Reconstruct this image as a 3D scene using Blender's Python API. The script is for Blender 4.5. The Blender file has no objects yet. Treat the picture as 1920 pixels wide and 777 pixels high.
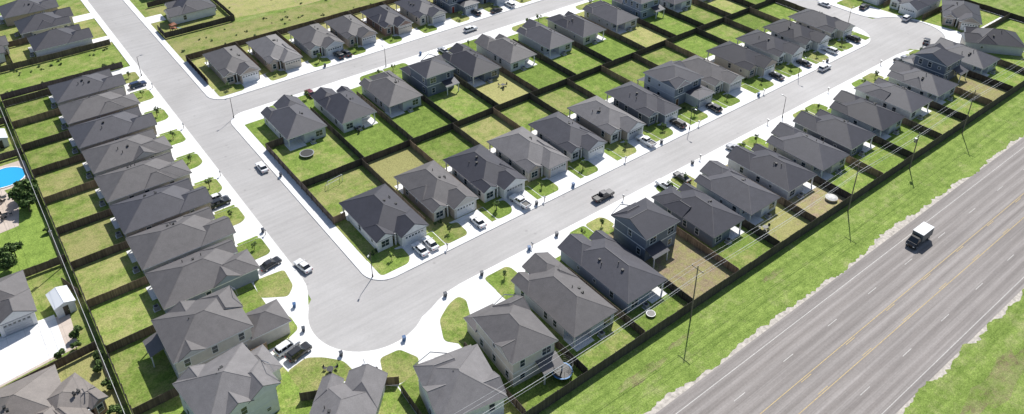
import bpy, bmesh, math, random
from mathutils import Vector, Matrix
random.seed(7)
scn=bpy.context.scene
COL=scn.collection
rad=math.radians
# ------------------------------------------------------------------ materials
def newmat(name):
    m=bpy.data.materials.new(name); m.use_nodes=True
    nt=m.node_tree; b=nt.nodes['Principled BSDF']
    return m,nt,b
def L(nt,a,b): nt.links.new(a,b)
def c4(c): return (c[0],c[1],c[2],1)
def ramp(nt,fac,stops):
    r=nt.nodes.new('ShaderNodeValToRGB'); e=r.color_ramp.elements
    e[0].position=stops[0][0]; e[0].color=c4(stops[0][1]); e[1].position=stops[1][0]; e[1].color=c4(stops[1][1])
    for p,c in stops[2:]:
        x=e.new(p); x.color=c4(c)
    L(nt,fac,r.inputs[0]); return r.outputs[0]
def noise(nt,vec,scale,detail=4,rough=.6):
    n=nt.nodes.new('ShaderNodeTexNoise'); n.inputs['Scale'].default_value=scale; n.inputs['Detail'].default_value=detail; n.inputs['Roughness'].default_value=rough
    L(nt,vec,n.inputs['Vector']); return n.outputs['Fac']
def mix(nt,fac,a,b,bt='MIX'):
    n=nt.nodes.new('ShaderNodeMix'); n.data_type='RGBA'; n.blend_type=bt
    if isinstance(fac,(int,float)): n.inputs[0].default_value=fac
    else: L(nt,fac,n.inputs[0])
    for s,v in ((6,a),(7,b)):
        if isinstance(v,tuple): n.inputs[s].default_value=c4(v)
        else: L(nt,v,n.inputs[s])
    return n.outputs[2]
def mth(nt,op,a,b=None,clamp=False):
    n=nt.nodes.new('ShaderNodeMath'); n.operation=op; n.use_clamp=clamp
    for i,v in enumerate((a,b)):
        if v is None: continue
        if isinstance(v,(int,float)): n.inputs[i].default_value=v
        else: L(nt,v,n.inputs[i])
    return n.outputs[0]
def pos(nt,scale=None):
    g=nt.nodes.new('ShaderNodeNewGeometry')
    if scale is None: return g.outputs['Position']
    m=nt.nodes.new('ShaderNodeMapping'); m.inputs['Scale'].default_value=scale
    L(nt,g.outputs['Position'],m.inputs['Vector']); return m.outputs[0]
def grey(x): return (x,x,x)
def simple(name,col,rough=.7,metal=0,var=.0,scale=2.0,spec=.5):
    m,nt,b=newmat(name); b.inputs['Roughness'].default_value=rough; b.inputs['Metallic'].default_value=metal
    b.inputs['Specular IOR Level'].default_value=spec
    if var>0:
        f=noise(nt,pos(nt),scale,5)
        c=ramp(nt,f,[(.3,tuple(x*(1-var) for x in col)),(.7,tuple(min(1,x*(1+var)) for x in col))])
        L(nt,c,b.inputs['Base Color'])
    else: b.inputs['Base Color'].default_value=c4(col)
    return m
def bump(nt,b,h,s,d=.05):
    n=nt.nodes.new('ShaderNodeBump'); n.inputs['Strength'].default_value=s; n.inputs['Distance'].default_value=d
    L(nt,h,n.inputs['Height']); L(nt,n.outputs[0],b.inputs['Normal'])
def grass_mat(name,g1,g2,dry,dirt,streak=False):
    m,nt,b=newmat(name); b.inputs['Roughness'].default_value=.95; b.inputs['Specular IOR Level'].default_value=.15
    P=pos(nt)
    oi=nt.nodes.new('ShaderNodeObjectInfo')
    sep=nt.nodes.new('ShaderNodeSeparateColor'); L(nt,oi.outputs['Color'],sep.inputs[0])
    f1=noise(nt,P,.5,8,.8); base=ramp(nt,f1,[(.34,g1),(.66,g2)])
    f2=noise(nt,P,.2,8,.8)
    fd=mth(nt,'ADD',mth(nt,'MULTIPLY',mth(nt,'SUBTRACT',f2,.5),4.8),mth(nt,'SUBTRACT',mth(nt,'MULTIPLY',sep.outputs[0],2.0),.55),True)
    c=mix(nt,mth(nt,'MULTIPLY',fd,.88),base,dry)
    f3=noise(nt,P,.42,8,.82)
    fq=mth(nt,'ADD',mth(nt,'MULTIPLY',mth(nt,'SUBTRACT',f3,.53),5.5),mth(nt,'SUBTRACT',mth(nt,'MULTIPLY',sep.outputs[1],3.4),1.4),True)
    dc=ramp(nt,noise(nt,P,.9,8,.82),[(.3,tuple(x*.66 for x in dirt)),(.7,tuple(x*1.2 for x in dirt))])
    c=mix(nt,mth(nt,'MULTIPLY',fq,.92),c,dc)
    if streak:
        c=mix(nt,1.,c,ramp(nt,noise(nt,pos(nt,(.05,.75,1)),1,8,.8),[(.32,(.70,.74,.66)),(.68,(1.24,1.2,1.25))]),'MULTIPLY')
    f4=noise(nt,P,4.,8,.9)
    c=mix(nt,1.0,c,ramp(nt,f4,[(.36,grey(.52)),(.66,grey(1.38))]),'MULTIPLY')
    c=mix(nt,1.0,c,ramp(nt,sep.outputs[2],[(0,grey(.70)),(1,grey(1.32))]),'MULTIPLY')
    L(nt,c,b.inputs['Base Color']); bump(nt,b,noise(nt,P,4,7,.85),.6,.15)
    return m
LAWN=grass_mat('lawn_grass',(.120,.187,.034),(.25,.345,.072),(.40,.37,.155),(.385,.29,.205))
VERGE=grass_mat('verge_grass',(.130,.20,.038),(.275,.37,.088),(.39,.39,.18),(.25,.175,.12),True)
def conc(name,col):
    m,nt,b=newmat(name); b.inputs['Roughness'].default_value=.75
    P=pos(nt); f=noise(nt,P,.35,7,.7)
    c=ramp(nt,f,[(.3,tuple(x*.88 for x in col)),(.6,col)])
    br=nt.nodes.new('ShaderNodeTexBrick'); br.offset=0; br.inputs['Scale'].default_value=1
    br.inputs['Brick Width'].default_value=2.6; br.inputs['Row Height'].default_value=2.6; br.inputs['Mortar Size'].default_value=.022
    br.inputs['Color1'].default_value=(1,1,1,1);br.inputs['Color2'].default_value=(.93,.93,.93,1);br.inputs['Mortar'].default_value=(.62,.62,.62,1)
    L(nt,P,br.inputs['Vector'])
    c=mix(nt,1.0,c,br.outputs['Color'],'MULTIPLY')
    c=mix(nt,1.0,c,ramp(nt,noise(nt,P,4,5,.8),[(.35,grey(.92)),(.65,grey(1.05))]),'MULTIPLY')
    L(nt,c,b.inputs['Base Color']); return m
CONC=conc('pale_concrete',(.87,.86,.84))
PATIO=conc('tan_concrete',(.62,.52,.44))
def street_mat():
    m,nt,b=newmat('street_surface'); b.inputs['Roughness'].default_value=.7
    P=pos(nt); f=noise(nt,P,.07,7,.6)
    c=ramp(nt,f,[(.3,(.372,.357,.345)),(.7,(.455,.440,.428))])
    c=mix(nt,1.,c,ramp(nt,noise(nt,P,2.2,8,.85),[(.35,grey(.91)),(.65,grey(1.05))]),'MULTIPLY')
    v=nt.nodes.new('ShaderNodeTexVoronoi'); v.inputs['Scale'].default_value=.3; v.inputs['Randomness'].default_value=1; L(nt,P,v.inputs['Vector'])
    c=mix(nt,1.,c,ramp(nt,v.outputs['Distance'],[(.03,grey(.78)),(.12,grey(1.))]),'MULTIPLY')
    c=mix(nt,1.,c,ramp(nt,noise(nt,pos(nt,(.05,.9,1)),1,5,.7),[(.36,grey(.92)),(.6,grey(1.03))]),'MULTIPLY')
    L(nt,c,b.inputs['Base Color']); return m
STREET=street_mat()
def hwy_mat():
    m,nt,b=newmat('highway_asphalt'); b.inputs['Roughness'].default_value=.75
    P=pos(nt); c=ramp(nt,noise(nt,pos(nt,(.012,1.6,1)),1,8,.75),[(.3,(.205,.182,.168)),(.7,(.365,.333,.313))])
    sp=nt.nodes.new('ShaderNodeSeparateXYZ'); L(nt,P,sp.inputs[0])
    wob=mth(nt,'MULTIPLY',noise(nt,pos(nt,(.03,.03,1)),1,3),1.0)
    ph=mth(nt,'MULTIPLY',mth(nt,'ADD',mth(nt,'SUBTRACT',sp.outputs[1],30.6),wob),2*math.pi/1.83)
    s=mth(nt,'MULTIPLY',mth(nt,'ADD',mth(nt,'COSINE',ph),1.),.5)
    tr_=ramp(nt,s,[(0,(.66,.635,.62)),(1,grey(1.10))])
    c=mix(nt,noise(nt,pos(nt,(.02,.12,1)),1,4,.6),c,mix(nt,1.,c,tr_,'MULTIPLY'))
    c=mix(nt,1.,c,ramp(nt,noise(nt,P,2.5,8,.85),[(.32,grey(.8)),(.68,grey(1.14))]),'MULTIPLY')
    c=mix(nt,1.,c,ramp(nt,noise(nt,pos(nt,(.03,.2,1)),1,6,.75),[(.35,grey(.83)),(.65,grey(1.1))]),'MULTIPLY')
    L(nt,c,b.inputs['Base Color']); return m
HWY=hwy_mat()
SHOULDER=simple('gravel_shoulder',(.50,.455,.40),.9,var=.35,scale=1.5)
def paint(name,col,lo=.36):
    m,nt,b=newmat(name); b.inputs['Roughness'].default_value=.6
    c=ramp(nt,noise(nt,pos(nt),2.2,7,.85),[(lo,tuple(x*.55 for x in col)),(lo+.24,col)]); L(nt,c,b.inputs['Base Color']); return m
WPAINT=paint('white_paint',(.64,.62,.58),.38); YPAINT=paint('yellow_paint',(.60,.43,.16),.38)
def roof_mat(name,col):
    m,nt,b=newmat(name); b.inputs['Roughness'].default_value=.58; b.inputs['Specular IOR Level'].default_value=.5
    P=pos(nt)
    c=ramp(nt,noise(nt,P,.6,6,.75),[(.3,tuple(x*.84 for x in col)),(.7,tuple(x*1.16 for x in col))])
    c=mix(nt,1.,c,ramp(nt,noise(nt,pos(nt,(5,5,22)),1.2,3,.8),[(.3,grey(.80)),(.7,grey(1.2))]),'MULTIPLY')
    L(nt,c,b.inputs['Base Color']); bump(nt,b,noise(nt,pos(nt,(3,3,16)),2,3,.8),.35,.025); return m
ROOFS=[('charcoal',roof_mat('charcoal_shingle',(.045,.044,.056))),('dark grey',roof_mat('dark_grey_shingle',(.072,.070,.082))),
 ('grey',roof_mat('grey_shingle',(.175,.165,.166))),('brownish grey',roof_mat('brownish_grey_shingle',(.122,.113,.113))),('near-black',roof_mat('black_shingle',(.031,.030,.040)))]
RB=roof_mat('brown_shingle',(.20,.175,.158))
def siding(name,col):
    m,nt,b=newmat(name); b.inputs['Roughness'].default_value=.7
    sp=nt.nodes.new('ShaderNodeSeparateXYZ'); L(nt,pos(nt),sp.inputs[0])
    fr=mth(nt,'FRACT',mth(nt,'MULTIPLY',sp.outputs[2],5.0))
    c=ramp(nt,fr,[(0,tuple(x*.72 for x in col)),(.2,col)])
    c=mix(nt,1.,c,ramp(nt,noise(nt,pos(nt),1.3,4),[(.3,grey(.9)),(.7,grey(1.05))]),'MULTIPLY')
    L(nt,c,b.inputs['Base Color']); return m
def brick(name,c1,c2,mo):
    m,nt,b=newmat(name); b.inputs['Roughness'].default_value=.85
    g=nt.nodes.new('ShaderNodeNewGeometry'); sp=nt.nodes.new('ShaderNodeSeparateXYZ'); L(nt,g.outputs['Position'],sp.inputs[0])
    cb=nt.nodes.new('ShaderNodeCombineXYZ'); L(nt,mth(nt,'ADD',sp.outputs[0],sp.outputs[1]),cb.inputs[0]); L(nt,sp.outputs[2],cb.inputs[1])
    br=nt.nodes.new('ShaderNodeTexBrick'); br.inputs['Scale'].default_value=1; br.inputs['Brick Width'].default_value=.4; br.inputs['Row Height'].default_value=.14; br.inputs['Mortar Size'].default_value=.012
    br.inputs['Color1'].default_value=c4(c1);br.inputs['Color2'].default_value=c4(c2);br.inputs['Mortar'].default_value=c4(mo)
    L(nt,cb.outputs[0],br.inputs['Vector']); L(nt,br.outputs['Color'],b.inputs['Base Color']); return m
WALLS=[('white',siding('white_siding',(.76,.76,.76))),('light grey',siding('light_grey_siding',(.56,.57,.60))),('beige',siding('beige_siding',(.64,.60,.53))),
 ('blue-grey',siding('blue_grey_siding',(.29,.33,.40))),('tan brick',brick('tan_brick',(.46,.37,.30),(.37,.29,.24),(.50,.46,.42))),('slate grey',siding('slate_siding',(.18,.205,.25))),
 ('red-brown brick',brick('red_brown_brick',(.29,.17,.13),(.23,.14,.11),(.38,.35,.32))),('pale brick',brick('pale_brick',(.60,.57,.53),(.52,.49,.45),(.60,.58,.55)))]
WD=dict(WALLS)
TRIM=simple('white_trim',(.74,.74,.73),.6)
DTRIM=simple('grey_fascia',(.32,.32,.34),.6)
GLASS=simple('window_glass',(.03,.045,.06),.08,spec=.8)
GDOOR=[simple('white_garage_door',(.76,.76,.76),.5,var=.05),simple('grey_garage_door',(.42,.44,.47),.5,var=.05),simple('tan_garage_door',(.54,.49,.42),.5,var=.05)]
DOORM=[simple('dark_door',(.05,.04,.04),.4),simple('red_door',(.25,.03,.02),.4),simple('wood_door',(.15,.07,.03),.5)]
PIPE=simple('vent_pipe_dark',(.03,.03,.03),.6)
def fence_mat(name,col):
    m,nt,b=newmat(name); b.inputs['Roughness'].default_value=.85
    g=nt.nodes.new('ShaderNodeNewGeometry'); sp=nt.nodes.new('ShaderNodeSeparateXYZ'); L(nt,g.outputs['Position'],sp.inputs[0])
    s=mth(nt,'MULTIPLY',mth(nt,'ADD',sp.outputs[0],sp.outputs[1]),6.6)
    fl=mth(nt,'FLOOR',s); fr=mth(nt,'FRACT',s)
    wn=nt.nodes.new('ShaderNodeTexWhiteNoise'); wn.noise_dimensions='1D'; L(nt,fl,wn.inputs['W'])
    c=ramp(nt,wn.outputs['Value'],[(0,tuple(x*.7 for x in col)),(1,tuple(x*1.3 for x in col))])
    c=mix(nt,1.,c,ramp(nt,fr,[(0,grey(.3)),(.12,grey(1.))]),'MULTIPLY')
    c=mix(nt,1.,c,ramp(nt,noise(nt,g.outputs['Position'],.4,4),[(.3,grey(.75)),(.7,grey(1.2))]),'MULTIPLY')
    L(nt,c,b.inputs['Base Color']); return m
FEN=[fence_mat('brown_fence_boards',(.14,.106,.082)),fence_mat('dark_fence_boards',(.065,.055,.048)),fence_mat('tan_fence_boards',(.29,.20,.135))]
FMETAL=simple('galvanised_metal',(.35,.36,.37),.4,.8)
BLACKM=simple('black_metal',(.03,.03,.03),.5)
WOODP=simple('pole_wood',(.20,.165,.135),.9,var=.25)
RUB=simple('tyre_rubber',(.02,.02,.02),.8)
RIM=simple('wheel_rim',(.45,.45,.47),.3,.8)
CGLASS=simple('car_glass',(.015,.018,.022),.05,spec=.8)
HEADL=simple('headlight_lens',(.75,.75,.72),.15); TAILL=simple('tail_light_lens',(.35,.02,.02),.2)
def carpaint(n,c): 
    m,nt,b=newmat(n); b.inputs['Base Color'].default_value=c4(c); b.inputs['Roughness'].default_value=.3; b.inputs['Coat Weight'].default_value=.7; b.inputs['Coat Roughness'].default_value=.06; return m
CP={'white':carpaint('white_car_paint',(.80,.80,.80)),'black':carpaint('black_car_paint',(.012,.012,.014)),'silver':carpaint('silver_car_paint',(.36,.37,.39)),
 'dark blue':carpaint('blue_car_paint',(.02,.035,.09)),'red':carpaint('red_car_paint',(.16,.012,.015)),'dark grey':carpaint('grey_car_paint',(.028,.030,.034))}
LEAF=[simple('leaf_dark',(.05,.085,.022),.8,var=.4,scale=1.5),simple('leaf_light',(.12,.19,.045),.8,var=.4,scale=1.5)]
BARK=simple('bark',(.12,.09,.07),.9,var=.2)
WATER=simple('pool_water',(.03,.40,.72),.05)
# ------------------------------------------------------------------ mesh tools
class MB:
    def __init__(s): s.v=[];s.f=[];s.m=[]
    def face(s,pts,mi=0):
        i=len(s.v); s.v+= [tuple(p) for p in pts]; s.f.append(tuple(range(i,i+len(pts)))); s.m.append(mi)
    def box(s,x0,x1,y0,y1,z0,z1,mi=0,bottom=True):
        i=len(s.v)
        s.v+=[(x0,y0,z0),(x1,y0,z0),(x1,y1,z0),(x0,y1,z0),(x0,y0,z1),(x1,y0,z1),(x1,y1,z1),(x0,y1,z1)]
        F=[(4,5,6,7),(0,1,5,4),(1,2,6,5),(2,3,7,6),(3,0,4,7)]
        if bottom: F.append((3,2,1,0))
        for f in F: s.f.append(tuple(i+k for k in f)); s.m.append(mi)
    def prism(s,pts,z0,z1,mi=0,cap=True):
        n=len(pts); i=len(s.v)
        s.v+=[(p[0],p[1],z0) for p in pts]+[(p[0],p[1],z1) for p in pts]
        for k in range(n):
            s.f.append((i+k,i+(k+1)%n,i+n+(k+1)%n,i+n+k)); s.m.append(mi if not callable(mi) else mi(pts[k],pts[(k+1)%n]))
        if cap: s.f.append(tuple(i+n+k for k in range(n))); s.m.append(0 if callable(mi) else mi)
    def cyl(s,p0,p1,r0,r1,n=8,mi=0,caps=True):
        p0=Vector(p0);p1=Vector(p1);d=(p1-p0).normalized(); a=d.orthogonal().normalized(); b=d.cross(a); i=len(s.v)
        for p,r in((p0,r0),(p1,r1)):
            for k in range(n):
                t=2*math.pi*k/n; s.v.append(tuple(p+a*math.cos(t)*r+b*math.sin(t)*r))
        for k in range(n): s.f.append((i+k,i+(k+1)%n,i+n+(k+1)%n,i+n+k)); s.m.append(mi)
        if caps:
            s.f.append(tuple(i+n+k for k in range(n)));s.m.append(mi);s.f.append(tuple(i+n-1-k for k in range(n)));s.m.append(mi)
    def mesh(s,name,mats):
        me=bpy.data.meshes.new(name); me.from_pydata(s.v,[],s.f)
        for m in mats: me.materials.append(m)
        me.polygons.foreach_set('material_index',s.m); me.update(); return me
    def obj(s,name,mats,parent=None,loc=(0,0,0),rot=0):
        return mkobj(name,s.mesh(name,mats),parent,loc,rot)
def mkobj(name,me,parent=None,loc=(0,0,0),rot=0):
    o=bpy.data.objects.new(name,me); COL.objects.link(o); o.location=loc; o.rotation_euler=(0,0,rot)
    if parent: o.parent=parent
    return o
def empty(name,loc,rot,label,cat,group=None):
    o=bpy.data.objects.new(name,None); o.empty_display_size=.5; COL.objects.link(o); o.location=loc; o.rotation_euler=(0,0,rot)
    o['label']=label;o['category']=cat
    if group:o['group']=group
    return o
def tag(o,label,cat,group=None):
    o['label']=label;o['category']=cat
    if group:o['group']=group
    return o
def sheet(name,pts,z,mat,col=None):
    m=MB(); m.face([(p[0],p[1],z) for p in pts]); me=m.mesh(name,[mat])
    if len(pts)>4:
        bm=bmesh.new();bm.from_mesh(me);bmesh.ops.triangulate(bm,faces=bm.faces[:]);bm.to_mesh(me);bm.free()
    o=mkobj(name,me); o['kind']='structure'
    if col:o.color=(col[0],col[1],col[2],1)
    return o
def slab(name,pts,z0,z1,mat):
    m=MB(); m.prism(pts,z0,z1); me=m.mesh(name,[mat])
    bm=bmesh.new();bm.from_mesh(me);bmesh.ops.triangulate(bm,faces=[f for f in bm.faces if len(f.verts)>4]);bm.to_mesh(me);bm.free()
    o=mkobj(name,me);o['kind']='structure';return o
def rect(a,b,c,d): return [(a,c),(b,c),(b,d),(a,d)]
def arc(cx,cy,r,a0,a1,n=10): return [(cx+r*math.cos(rad(a0+(a1-a0)*i/n)),cy+r*math.sin(rad(a0+(a1-a0)*i/n))) for i in range(n+1)]
# ------------------------------------------------------------------ ground & roads
sheet('ground',rect(-2500,3500,-2500,4500),0,VERGE,(.35,.12,.5))
sheet('highway',rect(-600,1500,28.3,50.0),.012,HWY)
sheet('gravel_shoulder',rect(-600,1500,27.0,51.8),.004,SHOULDER)
def strip_mesh(name,segs,z,mat):
    m=MB()
    for a,b,c,d in segs: m.face([(a,c,z),(b,c,z),(b,d,z),(a,d,z)])
    o=m.obj(name,[mat]);o['kind']='structure'
strip_mesh('highway_edge_lines',[(-600,1500,v-.05,v+.05) for v in(48.1,29.5)],.018,WPAINT)
strip_mesh('highway_yellow_lines',[(-600,1500,v-.055,v+.055) for v in(40.5,37.0)],.018,YPAINT)
strip_mesh('highway_yellow_dashes',[(k*12.2+2,k*12.2+4.6,v-.05,v+.05) for k in range(-20,80) for v in(40.2,37.3)],.018,YPAINT)
strip_mesh('highway_lane_dashes',[(k*12.2+o,k*12.2+o+2.6,v-.05,v+.05) for k in range(-20,80) for v,o in((44.3,3.2),(33.3,7))],.018,WPAINT)
def ragged(v_edge,v_far,z,col):
    rnd=random.Random(int(v_edge)); m=MB(); x=-600; prev=None; y=0
    while x<1500:
        step=.45 if 20<x<330 else 8
        y+= rnd.gauss(0,.12); y*=.9
        e=v_edge+y*1.6+rnd.uniform(-.12,.12)
        if prev:
            a,b=(prev[0],prev[1]),(x,e)
            q=[(a[0],a[1],z),(b[0],b[1],z),(b[0],v_far,z),(a[0],v_far,z)]
            m.face(q if v_far>v_edge else q[::-1])
        prev=(x,e); x+=step
    o=m.obj('verge',[VERGE]);o['kind']='structure';o.color=(*col,1)
ragged(50.9,60.5,.016,(.22,.15,.68)); ragged(27.9,-200,.016,(.30,.16,.60))
U0,U1=36.5,45.5; V0,V1=90.0,98.5; N0,N1=171.0,179.5; E0,E1=211.8,220.4
BC=(42.3,95.1);BR=9.9; EC=(219.6,96.2);ER=10.8
sheet('street',rect(U0-.3,U1+.3,98,600),.010,STREET)
sheet('street',rect(44,212,V0-.3,V1+.3),.014,STREET)
sheet('street',rect(45,213,N0-.3,N1+.3),.018,STREET)
sheet('street',rect(E0-.3,E1+.3,96,600),.010,STREET)
sheet('street',[(34,88),(48,86),(57.5,89.8),(50,102.5),(36,108)],.022,STREET)
sheet('street',arc(BC[0],BC[1],BR+.3,0,350,35),.026,STREET)
sheet('street',arc(EC[0],EC[1],ER+.3,0,350,35),.026,STREET)
sheet('street',[(203,89.7),(222,90),(221,110),(211.5,112),(203,99)],.022,STREET)
sheet('street',[(44,167),(50,170),(50,180),(44,184)],.024,STREET)
sheet('street',[(208,170),(213,165),(213,185),(208,180)],.024,STREET)
KZ=.14
slab('pavement',arc(U1+4.5,V1+4.5,4.5,180,270)+arc(E0-9,V1+9,9,270,360)+arc(E0-4.5,N0-4.5,4.5,0,90)+arc(U1+4.5,N0-4.5,4.5,90,180),0,KZ,CONC)
slab('pavement',arc(U1+4.5,N1+4.5,4.5,180,270)+[(E0-4.5,N1)]+arc(E0-4.5,N1+4.5,4.5,270,360)+[(E0,206),(U1,206)],0,KZ,CONC)
pl=[(4.5,212.5),(4.5,60.8),(255,60.8),(255,150),(E1,150),(E1,112),(220.9,109.4),(222,107.6)]
pl+=arc(EC[0],EC[1],ER,72,-122,28)
pl+=[(211.5,88.4),(208,89.6),(204,V0),(58,V0),(55.2,89.7),(52.6,88.9),(50.8,88.1)]
pl+=arc(BC[0],BC[1],BR,-52,-213,26)
pl+=[(34.8,102.4),(35.7,104.4),(36.3,106.4),(U0,108.5),(U0,212.5)]
slab('pavement',pl,0,KZ,CONC)
slab('pavement',rect(34.8,U0,212.6,400),0,KZ,CONC)
slab('pavement',rect(U1,47.1,206.1,400),0,KZ,CONC)
slab('pavement',rect(210.2,E0,206.1,400),0,KZ,CONC)
slab('pavement',rect(E1,222,150.1,400),0,KZ,CONC)
LZ=KZ+.012
LC=[0]
def lawn(pts,dry=None,dirt=0,bright=None,z=LZ):
    LC[0]+=1
    return sheet('lawn',pts,z+(LC[0]%23)*.0013,LAWN,(random.uniform(.1,.5) if dry is None else dry,dirt,random.uniform(.3,.85) if bright is None else bright))
def roundpoly(pts,r=1.2,n=4):
    out=[];m=len(pts)
    for i in range(m):
        p=Vector(pts[i]);a=Vector(pts[i-1]);b=Vector(pts[(i+1)%m])
        da=(a-p);db=(b-p);rr_=min(r,da.length*.45,db.length*.45)
        s=p+da.normalized()*rr_;e=p+db.normalized()*rr_
        for k in range(n+1):
            t=k/n; q=s*(1-t)**2+p*2*t*(1-t)+e*t*t; out.append((q.x,q.y))
    A=sum(out[i][0]*out[(i+1)%len(out)][1]-out[(i+1)%len(out)][0]*out[i][1] for i in range(len(out)))
    return out if A>0 else out[::-1]
# ------------------------------------------------------------------ windows shared
def win_mesh(w,h):
    m=MB(); t=.09
    m.box(-w/2-t,w/2+t,-.06,.0,-h/2-t,-h/2,0);m.box(-w/2-t,w/2+t,-.06,.0,h/2,h/2+t,0)
    m.box(-w/2-t,-w/2,-.06,.0,-h/2,h/2,0);m.box(w/2,w/2+t,-.06,.0,-h/2,h/2,0)
    m.box(-w/2,w/2,-.03,.0,-h/2,h/2,1); m.box(-w/2,w/2,-.045,-.032,-.025,.025,0)
    if w>1.3: m.box(-.025,.025,-.046,-.033,-h/2,h/2,0)
    return m.mesh('window',[TRIM,GLASS])
WM={'n':win_mesh(.85,1.35),'w':win_mesh(1.6,1.35),'s':win_mesh(.6,.6)}
def add_win(root,k,x,y,z,face):
    r={'-y':0,'+x':math.pi/2,'+y':math.pi,'-x':-math.pi/2}[face]
    return mkobj('window',WM[k],root,(x,y,z),r)
def pipe_mesh():
    m=MB(); m.cyl((0,0,-.3),(0,0,.45),.07,.07,8); m.cyl((0,0,.45),(0,0,.5),.11,.11,8); return m.mesh('vent_pipe',[PIPE])
PM=pipe_mesh()
def vent_mesh():
    m=MB(); m.box(-.17,.17,-.17,.17,-.2,.22); m.box(-.22,.22,-.22,.22,.22,.27); return m.mesh('roof_vent',[PIPE])
VM=vent_mesh()
def ac_mesh():
    m=MB(); m.box(-.55,.55,-.55,.55,0,.1,1); m.box(-.42,.42,-.42,.42,.1,.85,0); m.cyl((0,0,.85),(0,0,.9),.33,.33,12,2); return m.mesh('air_conditioner',[DTRIM,TRIM,PIPE])
AC=ac_mesh()
def garage_mesh(w,mat):
    m=MB(); m.box(-w/2-.1,-w/2,-.07,0,0,2.3,1);m.box(w/2,w/2+.1,-.07,0,0,2.3,1);m.box(-w/2-.1,w/2+.1,-.07,0,2.2,2.32,1)
    for k in range(4): m.box(-w/2,w/2,-.04,0,k*.55+.015,(k+1)*.55-.01,0)
    for k in range(6): m.box(-w/2+w/6*(k+.2),-w/2+w/6*(k+.8),-.055,-.041,1.75,2.08,2)
    return m.mesh('garage_door',[mat,TRIM,GLASS])
GM=[garage_mesh(4.1,g) for g in GDOOR]
def door_mesh(mat):
    m=MB(); m.box(-.52,.52,-.05,0,0,2.15,1); m.box(-.42,.42,-.08,-.051,0,2.05,0); m.box(.28,.34,-.12,-.081,.95,1.05,1); return m.mesh('door',[mat,TRIM])
DM=[door_mesh(d) for d in DOORM]
# ------------------------------------------------------------------ roof pieces (mats: 0 shingle, 1 trim, 2 gable siding)
def hip(mb,x0,x1,y0,y1,z,s,gable=()):
    f=.17; zt=z+f
    W=x1-x0;D=y1-y0
    mb.face([(x0,y1,z),(x1,y1,z),(x1,y0,z),(x0,y0,z)],1)
    c=[(x0,y0),(x1,y0),(x1,y1),(x0,y1)]
    for i in range(4):
        a=c[i];b=c[(i+1)%4]; mb.face([(a[0],a[1],z),(b[0],b[1],z),(b[0],b[1],zt),(a[0],a[1],zt)],1)
    A=[(p[0],p[1],zt) for p in c]
    if D>=W:
        h=W/2;zr=zt+h*s;xm=(x0+x1)/2
        r0=(xm,y0 if 'lo' in gable else y0+h,zr); r1=(xm,y1 if 'hi' in gable else y1-h,zr)
        mb.face([A[0],A[1],r0],2 if 'lo' in gable else 0); mb.face([A[2],A[3],r1],2 if 'hi' in gable else 0)
        mb.face([A[1],A[2],r1,r0],0); mb.face([A[3],A[0],r0,r1],0)
    else:
        h=D/2;zr=zt+h*s;ym=(y0+y1)/2
        r0=(x0 if 'lo' in gable else x0+h,ym,zr); r1=(x1 if 'hi' in gable else x1-h,ym,zr)
        mb.face([A[3],A[0],r0],2 if 'lo' in gable else 0); mb.face([A[1],A[2],r1],2 if 'hi' in gable else 0)
        mb.face([A[0],A[1],r1,r0],0); mb.face([A[2],A[3],r0,r1],0)
    if Vector(r0)!=Vector(r1) and (Vector(r1)-Vector(r0)).length>.1: mb.cyl((r0[0],r0[1],r0[2]-.02),(r1[0],r1[1],r1[2]-.02),.08,.08,4,0)
    for q,rr in ((A[0],r0),(A[1],r0 if D>=W else r1),(A[2],r1),(A[3],r1 if D>=W else r0)):
        mb.cyl((q[0],q[1],q[2]-.03),(rr[0],rr[1],rr[2]-.03),.07,.07,4,0,False)
    return zr
def rake(mb,x0,x1,y,z,s):
    f=.17;h=(x1-x0)/2;xm=(x0+x1)/2;zt=z+f;zr=zt+h*s;t=.22
    mb.face([(x0,y-.03,zt-.02),(x0+t/s,y-.03,zt-.02),(xm,y-.03,zr-t),(xm,y-.03,zr)],1)
    mb.face([(xm,y-.03,zr),(xm,y-.03,zr-t),(x1-t/s,y-.03,zt-.02),(x1,y-.03,zt-.02)],1)
HGROUP='houses of the estate'
def gwid(w): return min(5.3,w*.585)
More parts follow.
